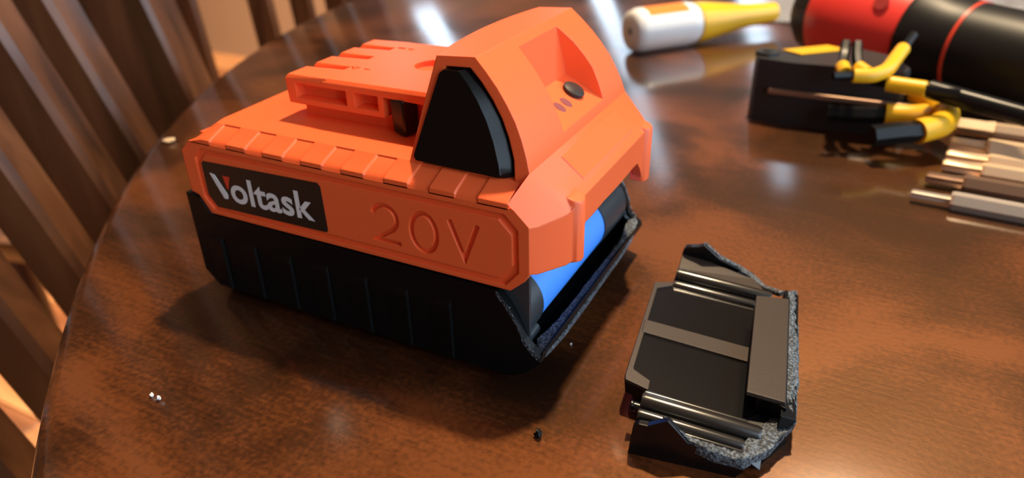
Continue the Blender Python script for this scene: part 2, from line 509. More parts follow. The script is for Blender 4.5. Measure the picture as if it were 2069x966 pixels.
# engraved 20V
arc = lambda cx, cz, rx, rz, a0, a1, n: [(cx+rx*math.cos(math.radians(a0+(a1-a0)*i/n)), cz+rz*math.sin(math.radians(a0+(a1-a0)*i/n))) for i in range(n+1)]
two = arc(67.1, 38.9, 3.6, 3.4, 165, -25, 12)+[(69.2, 36.0), (64.0, 32.55), (71.3, 32.5)]
zero = arc(78.3, 37.4, 3.55, 5.1, 90, 450, 28); zero[-1] = zero[0]
vee = [(85.6, 42.5), (89.35, 32.9), (93.1, 42.6)]
for st in (two, zero, vee):
    boolean(up, stroke(st, 1.2, -1, 1.95))
# top deck with the row of recessed pads along both long edges
def cross(kind):
    if kind == 0: h = [(0, 48.3), (0, 49.7), (1.0, 50.3), (6.3, 52.35), (6.31, 52.36), (9, 52.8)]
    else: h = [(0, 48.3), (0.4, 49.25), (1.3, 50.0), (6.3, 52.0), (6.31, 52.36), (9, 52.8)]
    return h+[(38, 53.1)]+[(W-y, z) for y, z in reversed(h)]
st = [(3.6, 9), (5.4, 8), (8.6, 0)]
x = 11.5
for i in range(7):
    st += [(x, 0), (x+0.35, 1), (x+5.9, 1), (x+6.1, 0)]; x += 12.65
st += [(101.0, 0)]
mb = MB(); rings = []
for x, k in st:
    r = cross(0 if k > 1 else k)
    if k == 9: r = [(y, 48.3) for y, z in r]
    if k == 8: r = [(y, 48.3+(z-48.3)*0.45) for y, z in r]
    if k == 7: r = [(y, min(z, 48.4+(z-48.3)*0.1)) for y, z in r]
    rings.append([(x, y, z) for y, z in r])
mb.loft(rings)
# front slope ("nose") between the hump and the front wall
def nose():
    A = (103.1, 6.6, 54.6); B = (101.2, 1.0, 50.35); Cc = (107.4, 1.6, 44.9); D = (111.55, 8.3, 45.7); Pb = (109.5, 9.8, 49.4); Wp = (112.5, 15.5, 47.0)
    Bs = (101.0, 0.0, 49.7); Cs = (106.1, 0.0, 45.0)
    near = [A, B, Cc, D, Wp, Bs, Cs, Pb]
    vs = list(near)+[(x, W-y, z) for x, y, z in near]
    f = [(0, 1, 2), (0, 2, 3), (0, 3, 7), (0, 7, 4), (7, 3, 4), (1, 5, 6, 2)]
    m = MB()
    m.add(vs, f+[tuple(8+i for i in reversed(q)) for q in f]+[(0, 4, 12, 8)])
    # walls down to the broken edge, with a thickness of 2.4
    zn = 32.6; ch = [(106.1, 0.0, 45.0, 33.0), (107.4, 1.6, 44.9, zn), (111.55, 8.3, 45.7, zn-0.2), (112.3, 11.2, 46.4, 32.4), (112.5, 15.5, 47.0, 32.2),
                     (112.5, 15.9, 47.0, 36.5), (112.5, 17.2, 47.0, 39.6)]
    y = 21.0
    while y < 57:
        ch.append((112.5, y, 47.0, 39.5+random.uniform(-0.15, 0.15))); y += 4.3
    ch += [(112.5, 58.2, 47, 36.6), (112.5, 60.5, 47.0, 33.0), (112.3, 64.8, 46.4, 32.4), (111.55, W-8.3, 45.7, zn-0.2), (107.4, W-1.6, 44.9, zn), (106.1, W, 45.0, 33.0)]
    vs = []; fs = []
    for i, (x, y, zt, zb) in enumerate(ch):
        iy = min(max(y, 2.4), W-2.4); ix = x-2.4 if 1 < i < len(ch)-2 else x-2.0
        vs += [(x, y, zt), (x, y, zb), (ix, iy, zb+0.1), (ix, iy, zt-2)]
    for i in range(len(ch)-1):
        a, b = i*4, i*4+4
        fs += [(a, a+1, b+1, b), (a+1, a+2, b+2, b+1), (a+2, a+3, b+3, b+2), (a+3, a, b, b+3)]
    m.add(vs, fs)
    for y0 in (0, 1):
        g = lambda y: y if y0 == 0 else W-y
        poly = [(108, g(10.4)), (111.6, g(10.4)), (113.0, g(11.0)), (113.6, g(12.2)), (113.6, g(14.0)), (113.1, g(15.3)), (112.4, g(15.8)), (109, g(15.8))]
        if y0: poly = poly[::-1]
        zt = lambda p: 48.9-(p[0]-109)*0.3
        m.loft([[(p[0], p[1], 31.9+random.uniform(0, 0.25)) for p in poly], [(p[0], p[1], zt(p)-0.5) for p in poly],
                [(111+(p[0]-111)*0.9, g(13.2)+(p[1]-g(13.2))*0.9, zt(p)) for p in poly]])
    return m
ns = nose()
# raised rectangle on the slope
sl = lambda x, h: 54.6-(x-103.1)*0.811+h
for h, ins in ((0.35, 0.0),):
    q = [(104.4, 20.5), (104.4, 55.5), (110.6, 55.5), (110.6, 20.5)]
    ns.loft([[(x, y, sl(x, -0.3)) for x, y in q], [(x+(0.25 if x < 107 else -0.25), y+(0.3 if y < 40 else -0.3), sl(x+(0.25 if x < 107 else -0.25), h)) for x, y in q]])
mb.add(ns.v, ns.f)
# back-end tabs
for y in (9, W-12):
    mb.box(-2.2, 1.5, y, y+4.5, 40, 47.2)
deck = mb.build('top_deck', orange, bat, 32)

# -- hump (latch tower)
prof = [(103.15, 54.5), (103.3, 50.5), (74.0, 50.5), (71.6, 51.5), (74.8, 64.5), (78.2, 77.0), (88.0, 77.6), (91.0, 74.8), (93.9, 71.8), (96.6, 68.4), (98.9, 65.0), (100.6, 61.6), (102.0, 58.2)]
def yl(z): return 6.6+(z-54.6)*0.2
rings = []
N = 16
for k in range(N+1):
    s_ = k/N; bul = 4*s_*(1-s_)
    r = []
    for i, (x, z) in enumerate(prof):
        y = yl(z)*(1-s_)+(W-yl(z))*s_
        bx = {3: 0.8, 4: 2.0, 5: 2.9}.get(i, 0)*bul
        r.append((x-bx, y, z))
    rings.append(r)
hump = MB().loft(rings).build('hump_housing', orange, bat)
cut = [(74.9, 51.2), (80.6, 75.0), (87.0, 75.3), (90.0, 72.6), (93.0, 69.2), (95.6, 65.5), (97.6, 61.5), (99.2, 57), (99.9, 51.2)]
boolean(hump, MB().prism(cut, 'y', 0, 17))
boolean(hump, MB().prism(cut, 'y', W-17, W))
# wedge-shaped recess with the charge button
floor_n = Vector((0.5, 0, 0.86))
pk = [(89.9, 28.5, 75.8), (89.9, 50.5, 75.8), (102.6, 27.0, 56.9), (102.6, 53.6, 56.9),
      (91.6, 31.5, 62.8), (91.6, 53.0, 62.8),
      (110, 26, 70), (110, 56, 70), (98, 26, 85), (98, 52, 85)]
bm = bmesh.new()
for p in pk: bm.verts.new(p)
bmesh.ops.convex_hull(bm, input=bm.verts)
bm.verts.ensure_lookup_table()
cm = MB(); cm.add([v.co[:] for v in bm.verts], [[v.index for v in f.verts] for f in bm.faces]); bm.free()
bm = None
boolean(hump, cm)
hump.data.shade_smooth(); hump.data.set_sharp_from_angle(angle=math.radians(20))

# charge button and indicator lenses on the recess floor
fd = Vector((102.6-91.6, 0, 56.9-62.8)).normalized(); fn = Vector((-fd.z, 0, fd.x))
def on_floor(t_, y): return Vector((91.6, 0, 62.8))+fd*t_+Vector((0, y, 0))
def oval(mb, c, rx, ry, h, n=28):
    ax = Vector((0, 1, 0))
    ring = lambda q, k: [c+fd*(math.cos(a)*ry*k)+ax*(math.sin(a)*rx*k)+fn*q for a in [2*math.pi*i/n for i in range(n)]]
    return mb.loft([ring(-0.3, 1), ring(h-0.25, 1), ring(h, 0.9)])
oval(MB(), on_floor(5.3, 47.0), 3.0, 3.0, 1.2).build('charge_button', button_m, bat, 40)
for y in (40.0, 36.0):
    oval(MB(), on_floor(6.6, y), 1.5, 2.0, 0.12).build('indicator_lens', lens_m, bat, 40)

release_m = mat('release_button_plastic', (0.0025, 0.0025, 0.003), 0.26, spec=0.3)
add_bump(release_m, 900, 0.03, 0.0001, bevel=0.3)
# release buttons on both flanks of the hump
b0 = [(74.0, 53.2), (73.4, 54.2), (79.6, 73.6), (80.6, 74.4), (84.5, 74.5), (87.0, 72.0), (89.7, 68.6), (92.1, 64.8), (94.2, 60.3), (95.8, 55.6), (96.3, 53.4), (95.8, 52.8)]
b1 = [(74.9, 52.3), (74.9, 54.2), (81.0, 74.7), (81.6, 75.0), (86.9, 75.2), (90.0, 72.5), (93.0, 69.0), (95.5, 65.2), (97.5, 60.9), (99.1, 55.8), (99.7, 53.0), (98.8, 51.8)]
for sgn in (0, 1):
    g = (lambda y: y) if sgn == 0 else (lambda y: W-y)
    mb = MB()
    f0 = lambda p, d: (p[0], g(yl(p[1])-0.9+d), p[1])
    rr = [[f0(p, 0.0) for p in b0], [f0(p, 0.5) for p in [(a[0]*0.85+b[0]*0.15, a[1]*0.85+b[1]*0.15) for a, b in zip(b0, b1)]],
          [f0(p, 3.0) for p in b1], [f0(p, 9.0) for p in b1]]
    mb.loft(rr if sgn == 0 else rr[::-1])
    # small foot ridge on the lower edge
    mb.box(76, 95, min(g(6.0), g(9.0)), max(g(6.0), g(9.0)), 53.4, 53.9)
    mb.build('release_button', release_m, bat, 35)

# -- terminal rail block
mb = MB()
y0, y1 = 17.5, 58.5
fy = [(17.5, 27.4), (29.2, 38.3), (40.2, 48.6), (50.4, 58.5)]
for i, (a, b) in enumerate(fy):
    z0 = 57.0
    mb.loft([[(25.6, a+.3, z0), (39, a, z0), (39, b, z0), (25.6, b-.3, z0)], [(24.9, a+.5, 63.6), (39, a, 63.6), (39, b, 63.6), (24.9, b-.5, 63.6)],
             [(25.6, a+1.2, 64.6), (39, a+.6, 64.9), (39, b-.6, 64.9), (25.6, b-1.2, 64.6)]])
mb.loft([[(38, y0, 62.9), (80, y0, 61.9), (80, y1, 61.9), (38, y1, 62.9)], [(38, y0, 64.0), (80, y0, 64.3), (80, y1, 64.3), (38, y1, 64.0)],
         [(38, y0+.9, 64.9), (80, y0+.9, 65.2), (80, y1-.9, 65.2), (38, y1-.9, 64.9)]])
mb.box(27.5, 80, 21.6, 54.4, 52, 63)
for g in (lambda y: y, lambda y: W-y):
    ya, yb = sorted((g(17.5), g(22)))
    mb.box(39, 56.8, ya, yb, 57.0, 58.6); mb.box(39, 57, ya, yb, 62.5, 63.2)
    mb.box(45.4, 48.0, ya, yb, 58.5, 62.9); mb.box(55.4, 57.0, ya, yb, 57, 63)
rail = mb.build('rail_block', orange, bat)
boolean(rail, MB().box(28.3, 45.4, 15, 21.0, 58.6, 62.6))
boolean(rail, MB().lathe((58.5, 39.5, 63.4), (58.5, 39.5, 66), [(0, 5.0), (1, 5.4)], 28))
mb = MB()
mb.add([(59.0, 17.6, 62.4), (63.2, 16.9, 62.4), (65.6, 20.4, 62.4), (60, 21.6, 62.4), (59.4, 17.6, 53.8), (63.4, 16.9, 53.0), (65.6, 20.4, 53.8), (60, 21.6, 53.4)],
       [(0, 1, 5, 4), (1, 2, 6, 5), (2, 3, 7, 6), (3, 0, 4, 7), (0, 3, 2, 1), (4, 5, 6, 7)])
mb.build('latch_hook', gloss_black, bat, None, 0.35)
# polarity marks moulded into the rail block
mb = MB()
mb.box(38.6, 41.2, 29.4, 30.2, 64.8, 65.15); mb.box(39.5, 40.3, 28.5, 31.1, 64.8, 65.15)
mb.box(43.0, 44.6, 29.2, 30.1, 64.8, 65.15)
mb.box(39.0, 41.4, 51.0, 51.8, 64.8, 65.15); mb.box(42.6, 44.2, 50.9, 51.8, 64.8, 65.15)
mb.build('moulded_mark', orange, bat)

# -- side label with lettering
mb = MB()
lab = [(9.4, 29.9), (48.0, 30.6), (48.5, 31.1), (48.2, 43.6), (47.4, 44.5), (7.6, 43.4), (6.9, 42.7), (6.8, 33.2)]
mb.prism(lab, 'y', -0.18, 0.3)
labo = mb.build('side_label', label_black, bat)
mb = MB()
mb.prism([(9.3, 40.3), (11.0, 40.1), (14.6, 34.6), (14.3, 33.3), (13.0, 33.2)], 'y', -0.3, -0.1)
mb.build('lettering_stroke', ink_white, labo)
mb = MB()
mb.prism([(14.2, 40.3), (16.6, 40.3), (15.4, 37.0), (15.3, 36.6), (14.9, 36.6)], 'y', -0.3, -0.1)
tag(mb.build('lettering_stroke', ink_red, labo), 'red right arm of the letter V')
cu = bpy.data.curves.new('lettering', 'FONT'); cu.body = 'oltask'; cu.size = 1.0; cu.extrude = 0.0; cu.offset = 0.022; cu.resolution_u = 6
cu.space_character = 1.02
to = bpy.data.objects.new('lettering_tmp', cu); C.objects.link(to); bpy.context.view_layer.update()
me = bpy.data.meshes.new_from_object(to.evaluated_get(bpy.context.evaluated_depsgraph_get()))
bpy.data.objects.remove(to)
xs = [v.co.x for v in me.vertices]; ys = [v.co.y for v in me.vertices]
xa, xb, ya, yb = min(xs), max(xs), min(ys), max(ys)
tm = MB()
tv = []
for v in me.vertices:
    u = (v.co.x-xa)/(xb-xa); w_ = (v.co.y-ya)/(yb-ya)
    tv.append((16.0+u*28.9, -0.26, 32.7+w_*8.0+u*0.3))
tm.add(tv, [tuple(p.vertices) for p in me.polygons])
tm.build('lettering', ink_white, labo)

# -- black lower shell (broken open at the front end)
ex = [(97.6, 26.6), (99.8, 24.0), (101.8, 21.0), (103.4, 17.6), (104.7, 14.4), (106.6, 12.2), (108.7, 10.6)]
wall = [(-2, 6.8), (2.6, 2.4), (100.2, 2.4), (104.8, 4.6), (108.9, 9.2)]+ex[::-1]+[(6.2, 26.9), (2.8, 31.4), (0.6, 31.9), (-2, 32.4)]
mb = MB()
mb.prism(wall, 'y', -0.5, 2.0)
exf = [(97.6, 27.0), (100.6, 24.8), (102.6, 21.5), (104.2, 17.5), (104.8, 14.4), (106.6, 12.2), (108.7, 10.6)]
wallf = [(-2, 6.8), (2.6, 2.4), (100.2, 2.4), (104.8, 4.6), (108.9, 9.2)]+exf[::-1]+[(6.2, 26.9), (2.8, 31.4), (-2, 32.4)]
mb.prism(wallf, 'y', W-2.0, W+0.5)
# bottom with bevelled long edges, sloping up at both ends
ends = [(-2.0, 6.8), (2.6, 2.4), (4.2, 0.2), (98.6, 0.2), (100.4, 2.0), (104.9, 4.6), (109.1, 9.3)]
rg = []
for x, z in ends:
    zz = max(z, 2.4)
    rg.append([(x, -0.5, zz), (x, 2.4, z), (x, W-2.4, z), (x, W+0.5, zz), (x, W-1, zz+2.0), (x, 1, zz+2.0)])
mb.loft(rg)
# back end wall
mb.box(-2.0, 0.2, 0, W, 6.8, 31.9)
# ribs
q = 8.5
for i in range(7):
    xr = q+12.73*i
    for side_ in (0, 1):
        g = (lambda y: y) if side_ == 0 else (lambda y: W-y)
        rr = [[(xr-6.2, g(-0.4), 19.0), (xr, g(-0.4), 20.6), (xr, g(-0.4), 2.3), (xr-6.2, g(-0.4), 2.3)],
              [(xr-6.0, g(-0.62), 18.0), (xr-0.15, g(-1.25), 18.4), (xr-0.15, g(-1.25), 2.9), (xr-6.0, g(-0.62), 2.9)]]
        mb.loft(rr if side_ == 0 else rr[::-1])
shell = mb.build('lower_shell', black, bat)

# -- torn rim of the shell: a strip of rough plastic
def rough_strip(name, outer, inner, parent, drop=1.2, sub=7, amp=0.35, rows=4, xf=None):
    mb = MB(); O = []; I = []
    for k in range(len(outer)-1):
        for i in range(sub):
            u = i/sub
            O.append(Vector(outer[k]).lerp(Vector(outer[k+1]), u)); I.append(Vector(inner[k]).lerp(Vector(inner[k+1]), u))
    O.append(Vector(outer[-1])); I.append(Vector(inner[-1]))
    vs = []; fs = []; m = rows+3
    for k, (a, b) in enumerate(zip(O, I)):
        col = [a+Vector((0, 0, -drop))]
        for r in range(rows+1):
            p = a.lerp(b, r/rows)
            s_ = noise.noise_vector(p*1.3)*amp+noise.noise_vector(p*0.45)*amp
            if r in (0, rows): s_ *= 0.55
            col.append(p+s_+Vector((0, 0, 0.3*math.sin(math.pi*r/rows))))
        col.append(b+Vector((0, 0, -drop)))
        vs += col
    for k in range(len(O)-1):
        for r in range(m-1):
            fs.append((k*m+r, k*m+r+1, (k+1)*m+r+1, (k+1)*m+r))
        fs.append((k*m+m-1, k*m, (k+1)*m, (k+1)*m+m-1))
    fs.append(tuple(range(m))); fs.append(tuple((len(O)-1)*m+i for i in range(m)))
    mb.add(vs, fs)
    return mb.build(name, fracture, parent, 60, xf=xf)
out = [(x, -0.55, z) for x, z in ex]+[(109.2, 4.5, 9.8), (109.5, 13, 9.2), (109.5, 26, 9.0), (109.4, 40, 9.2), (109.4, 54, 9.3), (109.3, 66, 10.0), (108.4, 73, 11.6)]+[(x+.1, W+0.55, z) for x, z in reversed(exf[:-1])]
inn = [(x-1.4, 2.9, z-0.6) for x, z in ex[:-1]]+[(105.8, 4.2, 9.8), (104.4, 7.6, 9.6), (105.3, 13, 9.4), (105.9, 26, 9.3), (106.0, 40, 9.4), (106.2, 54, 9.4), (106.3, 65, 10.0), (105.4, 71, 11.4)]+[(x-1.0, W-2.3, z-0.6) for x, z in reversed(exf[:-1])]
rim = rough_strip('torn_rim', out, inn, bat)
tag(rim, 'rough grey torn edge of the black shell')
# end lip below the torn rim
mb = MB()
mb.loft([[(104.9, 1.0, 5.0), (109.0, 1.0, 9.0), (106.6, 3.0, 9.0), (102.6, 3.0, 5.4)], [(104.9, W-1, 5.0), (109.0, W-1, 9.0), (106.6, W-3, 9.0), (102.6, W-3, 5.4)]])
mb.build('end_lip', black, bat)

# -- lithium cell and its black holder
cx_, cz_, cr = 95.0, 17.4, 9.15
cell = MB().lathe((cx_, 5, cz_), (cx_, 70, cz_), [(0, cr-1), (0.008, cr), (0.992, cr), (1, cr-1)], 64).build('battery_cell', blue, bat, 40)
tag(cell, 'blue cylindrical cell showing through the broken end')
for k in range(1, 5):
    for z in (cz_, cz_+18.5):
        if z > 13: continue
        MB().lathe((cx_-18.5*k, 6, z), (cx_-18.5*k, 71, z), [(0, cr-1), (0.01, cr), (0.99, cr), (1, cr-1)], 32).build('battery_cell', blue, bat, 40)
mb = MB()
mb.lathe((cx_, 2.2, cz_), (cx_, 11.5, cz_), [(0, cr+.5), (1, cr+.3)], 64)
mb.box(97.6, 105.0, 2.0, 3.0, 6, 32)
mb.lathe((cx_+6.4, 3, 9.2), (cx_+6.4, 12, 9.2), [(0, 2.0), (1, 1.8)], 16)
mb.build('cell_holder', holder_black, bat, 40)
MB().lathe((cx_, 54.5, cz_), (cx_, 72, cz_), [(0, cr+.35), (1, cr+.5)], 64).build('cell_holder', holder_black, bat, 40)

# ------------------------------------------------------------------ the broken-off piece
e1 = Vector((-.137, .99, 0)).normalized(); e2 = Vector((.985, .136, -.11)); e2 = (e2-e1*e1.dot(e2)).normalized()
nz = e2.cross(e1)
if nz.z < 0: nz = -nz
P0 = Vector((132.0, 4.0, 7.5))
XF = Matrix(((e2.x, e1.x, nz.x, P0.x), (e2.y, e1.y, nz.y, P0.y), (e2.z, e1.z, nz.z, P0.z), (0, 0, 0, 1)))
pc = thing('broken_shell_piece', (145, 30, 0), 'black broken plastic end piece lying beside the battery, hollow side up', 'plastic piece')
g_low = lambda a: -(P0.z + e2.z*a)/nz.z      # local height of the table top below column a
# end wall slab
mb = MB()
sl_ = [(-3.6, 2.0), (-3.2, 0.4), (2.2, -0.9), (2.2, -3.0), (29.5, -3.0), (31.5, 2), (31.5, 48), (29, 51), (1.4, 50), (1.3, 46.3), (-3.6, 44.0)]
mb.loft([[(x+.6, y, -3.4) for x, y in sl_], [(x, y, -0.8) for x, y in sl_], [(x, y, 0) for x, y in sl_]])
inset = [(-2.3, 5.1), (1.8, 2.6), (2.2, -1), (24, -1), (24, 48), (1.6, 46), (-2.3, 41.4)]
slab = mb.build('end_wall', gloss_black, pc, xf=XF, smooth=30)
# thin raised border and middle strip, in satin plastic
mb = MB()
bord = [(-3.6, 2.0, -3.2, .4), (2.2, -0.9, 2.2, -.9)]
rim_o = [(2.3, -1.0), (-3.3, 0.4), (-3.6, 2.0), (-3.7, 44.0), (1.3, 46.4)]
rim_i = [(2.3, 2.2), (-2.0, 4.6), (-2.2, 5.4), (-2.5, 41.4), (1.4, 44.6)]
vs = []; fs = []
for (a, b), (c, d) in zip(rim_o, rim_i): vs += [(a, b, -0.4), (a+.15, b, 0.4), (c, d, 0.4), (c, d, -0.4)]
for k in range(4):
    for r in range(4): fs.append((k*4+r, k*4+(r+1) % 4, k*4+4+(r+1) % 4, k*4+4+r))
fs += [(0, 1, 2, 3), (16, 17, 18, 19)]
mb.add(vs, fs)
mb.loft([[(-2.8, 19.6, -.3), (23.6, 19.0, -.3), (23.6, 25.2, -.3), (-3.0, 25.4, -.3)], [(-2.8, 19.8, .55), (23.6, 19.2, .55), (23.6, 25.0, .55), (-3.0, 25.2, .55)]])
mb.build('border_strip', satin, pc, xf=XF)
# shelf block: remnant of the shell bottom with an overhanging flange
mb = MB()
mb.loft([[(23.2, 1.0, 5.0), (31.6, 1.0, 5.0), (31.6, 43.4, 5.0), (23.2, 41.2, 5.0)], [(23.2, 1.0, 6.1), (31.6, 1.0, 6.1), (31.6, 43.4, 6.1), (23.2, 41.2, 6.1)]])
mb.build('flange', satin, pc, xf=XF, bevel=0.2)
mb = MB()
mb.loft([[(26.5, 2.5, -1), (32.5, 0, -1), (32.5, 52, -1), (26.5, 45, -1)], [(26.5, 2.5, 5.2), (32, 0, 5.2), (32, 46, 5.2), (26.5, 41, 5.2)]])
# outer bottom wall of the shell running down to the table
mb.loft([[(31.0, -4, -4.0), (34.2, -1, -4.0), (34.6, 52, -4.0), (31.0, 54, -4.0)], [(31.0, -2, 4.6), (34.4, -1, 3.8), (34.6, 50, 3.8), (31.0, 50, 4.6)]])
mb.build('bottom_wall', black, pc, xf=XF)
ridge_m = mat('cradle_plastic', (0.012, 0.01, 0.008), 0.26, spec=0.9)
# cell cradles: rounded ridges at both sides
def ridge(b, h, r, a0, a1, m_, nm):
    MB().lathe((a0, b, h), (a1, b, h), [(0, r*0.9), (0.03, r), (0.97, r), (1, r*.9)], 24).build(nm, m_, pc, 40, xf=XF)
ridge(50.2, 0.6, 1.9, 1.4, 28.0, ridge_m, 'cradle_ridge')
ridge(46.0, -0.6, 1.7, 1.6, 24.0, ridge_m, 'cradle_ridge')
ridge(43.2, -0.25, 0.5, 2.0, 23.8, ridge_m, 'cradle_ridge')
ridge(-5.4, 0.4, 2.1, 1.6, 27.8, ridge_m, 'cradle_ridge')
ridge(-9.8, 0.2, 1.5, 1.6, 24.6, ridge_m, 'cradle_ridge')
ridge(-12.1, 0.6, 0.55, 9.5, 24.6, ridge_m, 'cradle_ridge')
ridge(-2.2, 0.0, 0.9, 2.0, 25.0, ridge_m, 'cradle_ridge')
# bed under the ridges and the far inner slope
mb = MB()
mb.loft([[(1.5, -13.0, -3), (29.0, -12.0, -3), (29.0, -1, -3), (1.5, -1, -3)], [(1.6, -13.0, -.2), (25.5, -13.0, -.2), (29.0, -1, -.2), (1.6, -1, -.2)]])
mb.build('cradle_bed', gloss_black, pc, xf=XF); mb = MB()
mb.loft([[(1.5, 44, -3), (30.0, 46, -3), (26, 58, -3), (1.5, 61, -3)], [(1.6, 46, -.2), (31.0, 47, -.2), (25.5, 56, 0.4), (1.6, 60.5, 1.4)]])
mb.build('cradle_bed', gloss_black, pc, xf=XF)
mb = MB()
mb.loft([[(1.8, 52.4, 0), (27.6, 51.2, 0), (24.0, 56.0, .3), (1.8, 60.5, 1.8)], [(1.8, 52.4, 1.6), (27.0, 51.4, 1.0), (23.0, 57.0, 1.2), (1.8, 60.6, 2.8)]])
mb.build('side_ledge', satin, pc, xf=XF)
# far side wall shard
mb = MB()
pf = [(1.6, 61.2), ]
wallp = [(1.7, -3.5), (24.0, -3.5), (22.8, 0.8), (19.0, 2.6), (12.6, 5.4), (9.6, 8.4), (7.4, 10.6), (5.6, 9.0), (3.6, 8.2), (2.0, 7.2), (1.6, 4.4)]
mb.loft([[(a, 59.6-0.15*h, h*0.72) for a, h in wallp], [(a, 61.8-0.15*h, h*0.72) for a, h in wallp]])
mb.build('side_wall', gloss_black, pc, xf=XF, bevel=0.25)
rough_strip('torn_edge', [(7.6, 60.4, 7.6), (12.4, 61.0, 4.2), (18.5, 61.4, 2.2), (22.5, 60.8, 0.9), (26.4, 56.4, 0.6), (31.4, 52.6, 2.5)],
            [(7.0, 58.9, 7.4), (11.6, 59.2, 4.0), (17.6, 59.6, 2.0), (21.5, 58.6, 0.9), (25.0, 55.0, 0.8), (30.0, 51.4, 2.3)], pc, sub=6, amp=.25, rows=3, xf=XF)
# near side wall
nw = [(1.6, -7.6), (5.0, -7.8), (24.0, -5.6), (25.6, -2.4), (24.8, -0.2), (19.0, 0.0), (13.4, 0.6), (10.4, 3.2), (8.2, 5.0), (7.2, 4.2), (4.4, 2.0), (2.4, 1.8), (1.4, 0.6)]
mb = MB()
mb.loft([[(a, -14.3, h) for a, h in nw], [(a, -12.8, h) for a, h in nw]])
mb.build('side_wall', gloss_black, pc, xf=XF)
mb = MB(); mb.cyl((0.2, -6.6, -.6), (2.2, -6.6, -.6), 1.1, 14); mb.cyl((-.4, -6.6, -.6), (0.1, -6.6, -.6), 1.3, 14)
mb.build('locating_pin', gloss_black, pc, 40, xf=XF)
# torn surfaces along the near corner and the right edge
rough_strip('torn_edge', [(7.6, -13.4, 5.0), (10.2, -13.6, 3.2), (13.4, -14.0, 1.4), (19.0, -15.0, 0.9), (25.2, -14.3, 0.6), (30.2, -8.6, 0.9), (33.2, -2.4, 1.6), (34.6, -0.8, 3.4), (34.9, 10, 3.6), (34.9, 24, 3.6), (34.6, 40, 3.6), (34.2, 52.6, 3.4)],
            [(7.0, -12.6, 4.6), (9.6, -12.3, 2.6), (11.6, -12.2, 1.0), (17.0, -12.5, 0.8), (24.0, -12.2, 0.8), (25.6, -6.0, 0.8), (30.4, 1.4, 1.0), (31.8, 4.0, 4.2), (31.9, 10, 4.7), (31.9, 24, 4.7), (31.7, 40, 4.7), (31.6, 49.6, 4.5)], pc, sub=9, amp=.42, rows=5, drop=2.6, xf=XF)
mb = MB()
mb.loft([[(24, -12.0, -5.4), (29.5, -8.5, -5.2), (34.0, -1, -4.6), (30, 4, -4.6), (22, -4, -5.4)], [(24.8, -13.6, -.4), (30.0, -8.4, 0), (34.2, -1.0, 1.8), (30, 4, 1.4), (22, -4, -.4)]])
mb.build('corner_block', black, pc, xf=XF)

# ------------------------------------------------------------------ crumbs
def crumb(x, y, r, m_, label, cat='crumb', group=None, flat=1.0):
    bm = bmesh.new(); bmesh.ops.create_icosphere(bm, subdivisions=2, radius=r)
    for v in bm.verts: v.co *= 1+0.75*noise.noise(v.co*(1.6/r)+Vector((x, y, 0)))
    for v in bm.verts: v.co.z *= flat
    zmin = min(v.co.z for v in bm.verts)
    mb = MB(); mb.add([(v.co.x+x, v.co.y+y, v.co.z-zmin) for v in bm.verts], [[v.index for v in f.verts] for f in bm.faces]); bm.free()
    return tag(mb.build('plastic_crumb' if m_ is black else ('white_crumb' if m_ is salt else 'tan_crumb'), m_), label, cat, group)
crumb(23.2, -43.2, 0.5, salt, 'left one of two tiny white crumbs on the table, bottom left')
crumb(26.0, -43.4, 0.5, salt, 'right one of two tiny white crumbs on the table, bottom left')
crumb(108.3, 20.2, 0.35, salt, 'tiny white crumb in the blue reflection beside the battery')
crumb(115.0, -14.2, 0.95, black, 'small black plastic crumb on the table below the battery corner')
crumb(-113.0, 80.0, 2.6, mat('tan_fleck', (0.6, 0.42, 0.25), 0.5), 'pale tan fleck on the table behind the left end of the battery', flat=0.25)

# ------------------------------------------------------------------ screwdriver bits at the right edge
def hexprism(mb, p0, p1, r, ends=0.9):
    mb.lathe(p0, p1, [(0, r*ends), (0.03, r), (0.97, r), (1, r*ends)], 6)
def bit(y, x, z, lab, m_, ang=-0.06, tip=11, r=3.4, rt=1.7, style='star', ln=46):
    d = Vector((math.cos(ang), math.sin(ang), 0))
    p = Vector((x, y, z))
    t_ = thing('screwdriver_bit', (x, y, 0), lab, 'bit', 'screwdriver bits at the right edge')
    mb = MB()
    n = 12 if style == 'star' else 4
    rings = []
    w = Vector((-d.y, d.x, 0)); u = Vector((0, 0, 1))
    for q, k in ((0, .75), (1.0, 1), (tip*.75, 1), (tip, 1.15)):
        c = p+d*q
        if style == 'star': rr = [rt*k*(1.0 if i % 2 else .72) for i in range(n)]
        else: rr = [rt*k]*n
        rings.append([c+w*(math.cos(2*math.pi*i/n)*rr[i])+u*(math.sin(2*math.pi*i/n)*rr[i]*(1 if style != 'flat' else .35)) for i in range(n)])
    mb.loft(rings)
    mb.build('tip', m_, t_, 30)
    mb = MB(); hexprism(mb, p+d*tip, p+d*ln, r); mb.build('hex_shank', m_, t_)
    return t_
bit(151.0, 185.5, 3.2, 'pale steel bit lying nearest, with a slim star tip', steel_pale, tip=12.5)
bit(168.5, 190.0, 3.2, 'brown steel bit second from the front of the row', steel_brown, tip=12, rt=2.4)
bit(183.5, 195.5, 3.2, 'brassy steel bit third from the front of the row', steel, tip=13, rt=2.6)
bit(191.5, 196.5, 4.2, 'brassy steel bit fourth from the front of the row', steel, tip=14, rt=2.6)
bit(203.0, 197.5, 5.2, 'wide brassy steel bit, second from the back of the row', steel, tip=13, rt=3.0, r=4.4)
bit(229.0, 200.5, 5.0, 'brassy round-ended bit lying at the back of the row', steel, tip=14, rt=3.0, r=3.0, style='round4')

